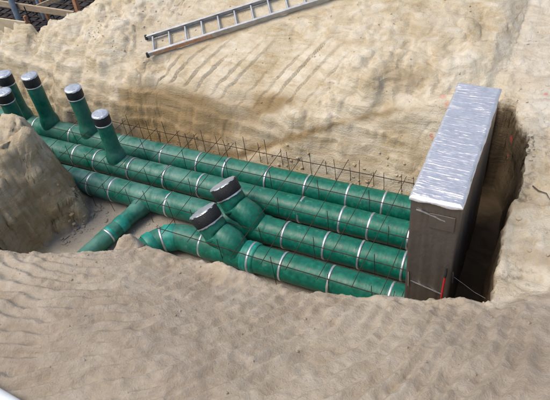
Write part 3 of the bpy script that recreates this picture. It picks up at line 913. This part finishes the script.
# ------------------------------------------------------------------ formwork pit at the top left
pm_o = empty('rebar_mat', (-12.5, 10.5, .5))
tag(pm_o, 'dark rebar grid in the formwork pit at the top left corner', 'rebar mat')
for i in range(30):
    x = -16.8 + i * .27
    bar('long_bar', (x, 8.3, .55), (x + random.uniform(-.1, .1), 14.5, .55), .02, 0, pm_o)
for i in range(24):
    y = 8.0 + i * .27
    bar('cross_bar', (-17, y, .59), (-9.3, y + random.uniform(-.08, .08), .59), .02, 0, pm_o)
for i in range(8):
    x, y = random.uniform(-15, -10.6), random.uniform(9, 12.5)
    bar('upright_bar', (x, y, .1), (x + random.uniform(-.05, .05), y, random.uniform(.9, 1.3)), .016, 0, pm_o)
def thing_mesh(mb, name, mat, label, cat, group=None):
    return tag(mb.build(name, mat), label, cat, group)
thing_mesh(MB().beam((-14.6, 9.65, 1.02), (-10.72, 9.55, .96), .06, .16), 'timber_beam', M_wood, 'long pale timber beam spanning the formwork pit at the top left', 'beam')
thing_mesh(MB().beam((-12.2, 9.6, .95), (-10.3, 10.9, 1.45), .05, .12), 'timber_brace', M_wood, 'pale timber brace slanting up behind the long beam in the pit', 'brace')
thing_mesh(MB().beam((-10.72, 9.66, .3), (-10.95, 9.95, 1.9), .10, .10, (0, 1, 0)), 'timber_post', M_wood2, 'reddish timber post at the right end of the pit beam', 'post')
thing_mesh(MB().beam((-11.95, 9.78, .1), (-12.3, 10.0, 1.7), .08, .08, (0, 1, 0)), 'timber_post', M_wood2, 'thin brown timber post in the pit right of the two steel props', 'post')
thing_mesh(MB().beam((-14.1, 9.9, .1), (-14.3, 10.1, 1.5), .08, .08, (0, 1, 0)), 'timber_post', M_wood2, 'brown timber post at the far left edge of the pit', 'post')
thing_mesh(MB().tube([(-12.6, 9.35, .1), (-12.75, 9.5, 1.1), (-12.85, 9.6, 1.9)], [.075, .075, .05], 14), 'steel_prop', M_prop, 'thicker grey blue steel prop standing in the pit', 'prop')
thing_mesh(MB().tube([(-12.15, 9.8, .1), (-12.35, 9.95, 1.1), (-12.5, 10.05, 1.9)], [.05, .05, .035], 14), 'steel_prop', M_prop, 'thinner grey blue steel prop left of the brown timber post in the pit', 'prop')
thing_mesh(MB().beam((-11.4, 11.4, .75), (-9.4, 11.0, .72), .14, .04), 'plank', M_wood, 'loose pale plank lying across the rebar at the far right of the pit', 'plank')
thing_mesh(MB().beam((-10.4, 9.0, .68), (-9.5, 9.6, .70), .12, .04), 'plank', M_wood2, 'short reddish plank lying on the rebar below the reddish post in the pit', 'plank')
thing_mesh(MB().beam((-9.95, 9.4, .70), (-9.2, 10.3, 1.35), .02, .02), 'steel_rod', M_prop, 'thin pale steel rod leaning out of the pit at its right edge', 'rod')
fp = empty('formwork_panel', (-11.2, 7.95, 1.3))
tag(fp, 'sandy plywood formwork panel at the edge of the pit, top left', 'panel')
FO = Vector(fp.location)
MB().beam(Vector((-13.2, 8.05, 1.30)) - FO, Vector((-10.55, 7.98, 1.30)) - FO, .035, .42).build('board', M_ply, fp)
MB().beam(Vector((-10.56, 8.02, .9)) - FO, Vector((-10.56, 8.03, 1.62)) - FO, .05, .07, (0, 1, 0)).build('batten', M_wood2, fp)
zb = gz(-6.6, 8.92)
thing_mesh(MB().beam((-7.05, 8.75, gz(-7.05, 8.75) + .03), (-5.35, 9.18, gz(-5.35, 9.18) + .04), .05, .035), 'batten', M_pink, 'faded red timber batten lying on the sand behind the ladder', 'batten')

# ------------------------------------------------------------------ white pipe at the near left corner
wp0 = Vector((-4.9, 1.00, 0)); wp1 = Vector((-2.9, .89, 0))
wp0.z = gz(wp0.x, wp0.y) + .06; wp1.z = gz(wp1.x, wp1.y) + .06
thing_mesh(MB().tube([wp0, wp0.lerp(wp1, .33), wp0.lerp(wp1, .66), wp1], .09, 28), 'plastic_pipe', M_pvc, 'smooth white plastic pipe lying at the bottom left corner', 'pipe')

# ------------------------------------------------------------------ twigs and crumbs of soil
def twig(pts, r, label):
    q = [(x, y, gz(x, y) + dz) for x, y, dz in pts]
    thing_mesh(MB().tube(q, [r, r * .9, r * .7, r * .4][:len(q)], 7, True), 'twig', M_twig, label, 'twig')
twig([(.17, 5.74, .01), (.24, 5.66, .03), (.33, 5.62, .03), (.38, 5.55, .01)], .009, 'dark bent twig on the pale ground right of the foil wall')
twig([(-4.35, 3.42, .02), (-4.25, 3.47, .03), (-4.16, 3.47, .02)], .014, 'short black stick on the lip of the near bank beside the side pipes')

def crumbs(name, spots, mat, label):
    vs = []; fs = []
    ico = bmesh.new(); bmesh.ops.create_icosphere(ico, subdivisions=1, radius=1)
    iv = [v.co.copy() for v in ico.verts]; ico.verts.index_update()
    if_ = [[v.index for v in f.verts] for f in ico.faces]; ico.free()
    xs_ = np.array([s[0] for s in spots]); ys_ = np.array([s[1] for s in spots])
    T = terrain(xs_, ys_)
    atts = [[], [], [], [], [], []]
    for i, (x, y, r) in enumerate(spots):
        b = len(vs); sx, sy, sz = (random.uniform(.7, 1.3) for _ in range(3))
        a = random.uniform(0, 6.28); c, s = math.cos(a), math.sin(a)
        for p in iv:
            k = r * random.uniform(.75, 1.2)
            px, py, pz = p.x * sx * k, p.y * sy * k, p.z * sz * k * .75
            vs.append((x + px * c - py * s, y + px * s + py * c, T[0][i] + pz + r * .2))
            for j in range(6): atts[j].append(T[j + 1][i])
        fs += [tuple(q + b for q in f) for f in if_]
    me_ = bpy.data.meshes.new(name); me_.from_pydata(vs, [], fs)
    for nm_, arr in zip(('spoil', 'wet_and_shade', 'floor', 'pit', 'slot', 'pale'), atts):
        at = me_.attributes.new(nm_, 'FLOAT', 'POINT'); at.data.foreach_set('value', np.array(arr, dtype=np.float32))
    o_ = link(name, me_, mat)
    tag(o_, label, 'soil', kind='stuff')
rnd = random.Random(5)
sp = []
for i in range(900):
    x = rnd.uniform(-6.5, 1.0); yc_ = float(np.interp(x, CR_X, CR_Y)); y = yc_ - rnd.random() ** 1.7 * 2.2
    sp.append((x, y, .003 + .014 * rnd.random() ** 7))
for i in range(900):
    x = rnd.uniform(-9.2, .8); y = rnd.uniform(7.0, 10.5)
    if x < -8.3 and y > 7.6: continue
    sp.append((x, y, .004 + .02 * rnd.random() ** 5))
for i in range(500):
    x = rnd.gauss(-7.8, .8); y = rnd.uniform(7.3, 9.0)
    if x < -9.0: continue
    sp.append((x, y, .004 + .018 * rnd.random() ** 4))
for i in range(250):
    sp.append((rnd.uniform(.05, 1.2), rnd.uniform(3.8, 8.5), .005 + .035 * rnd.random() ** 4))
for i in range(420):
    x = rnd.uniform(-7.5, -1.2); sp.append((x, 6.42 + abs(rnd.gauss(0, .10)), .005 + .035 * rnd.random() ** 4))
for i in range(160):
    a_ = rnd.random(); sp.append((-6.45 + rnd.gauss(0, .08), 3.8 + a_ * 1.0, .006 + .045 * rnd.random() ** 3))
for i in range(160):
    sp.append((rnd.uniform(-6.4, -4.6), rnd.uniform(3.8, 4.7), .006 + .03 * rnd.random() ** 4))
crumbs('soil_crumbs', sp, MS, 'loose crumbs and clods of soil scattered over the banks')
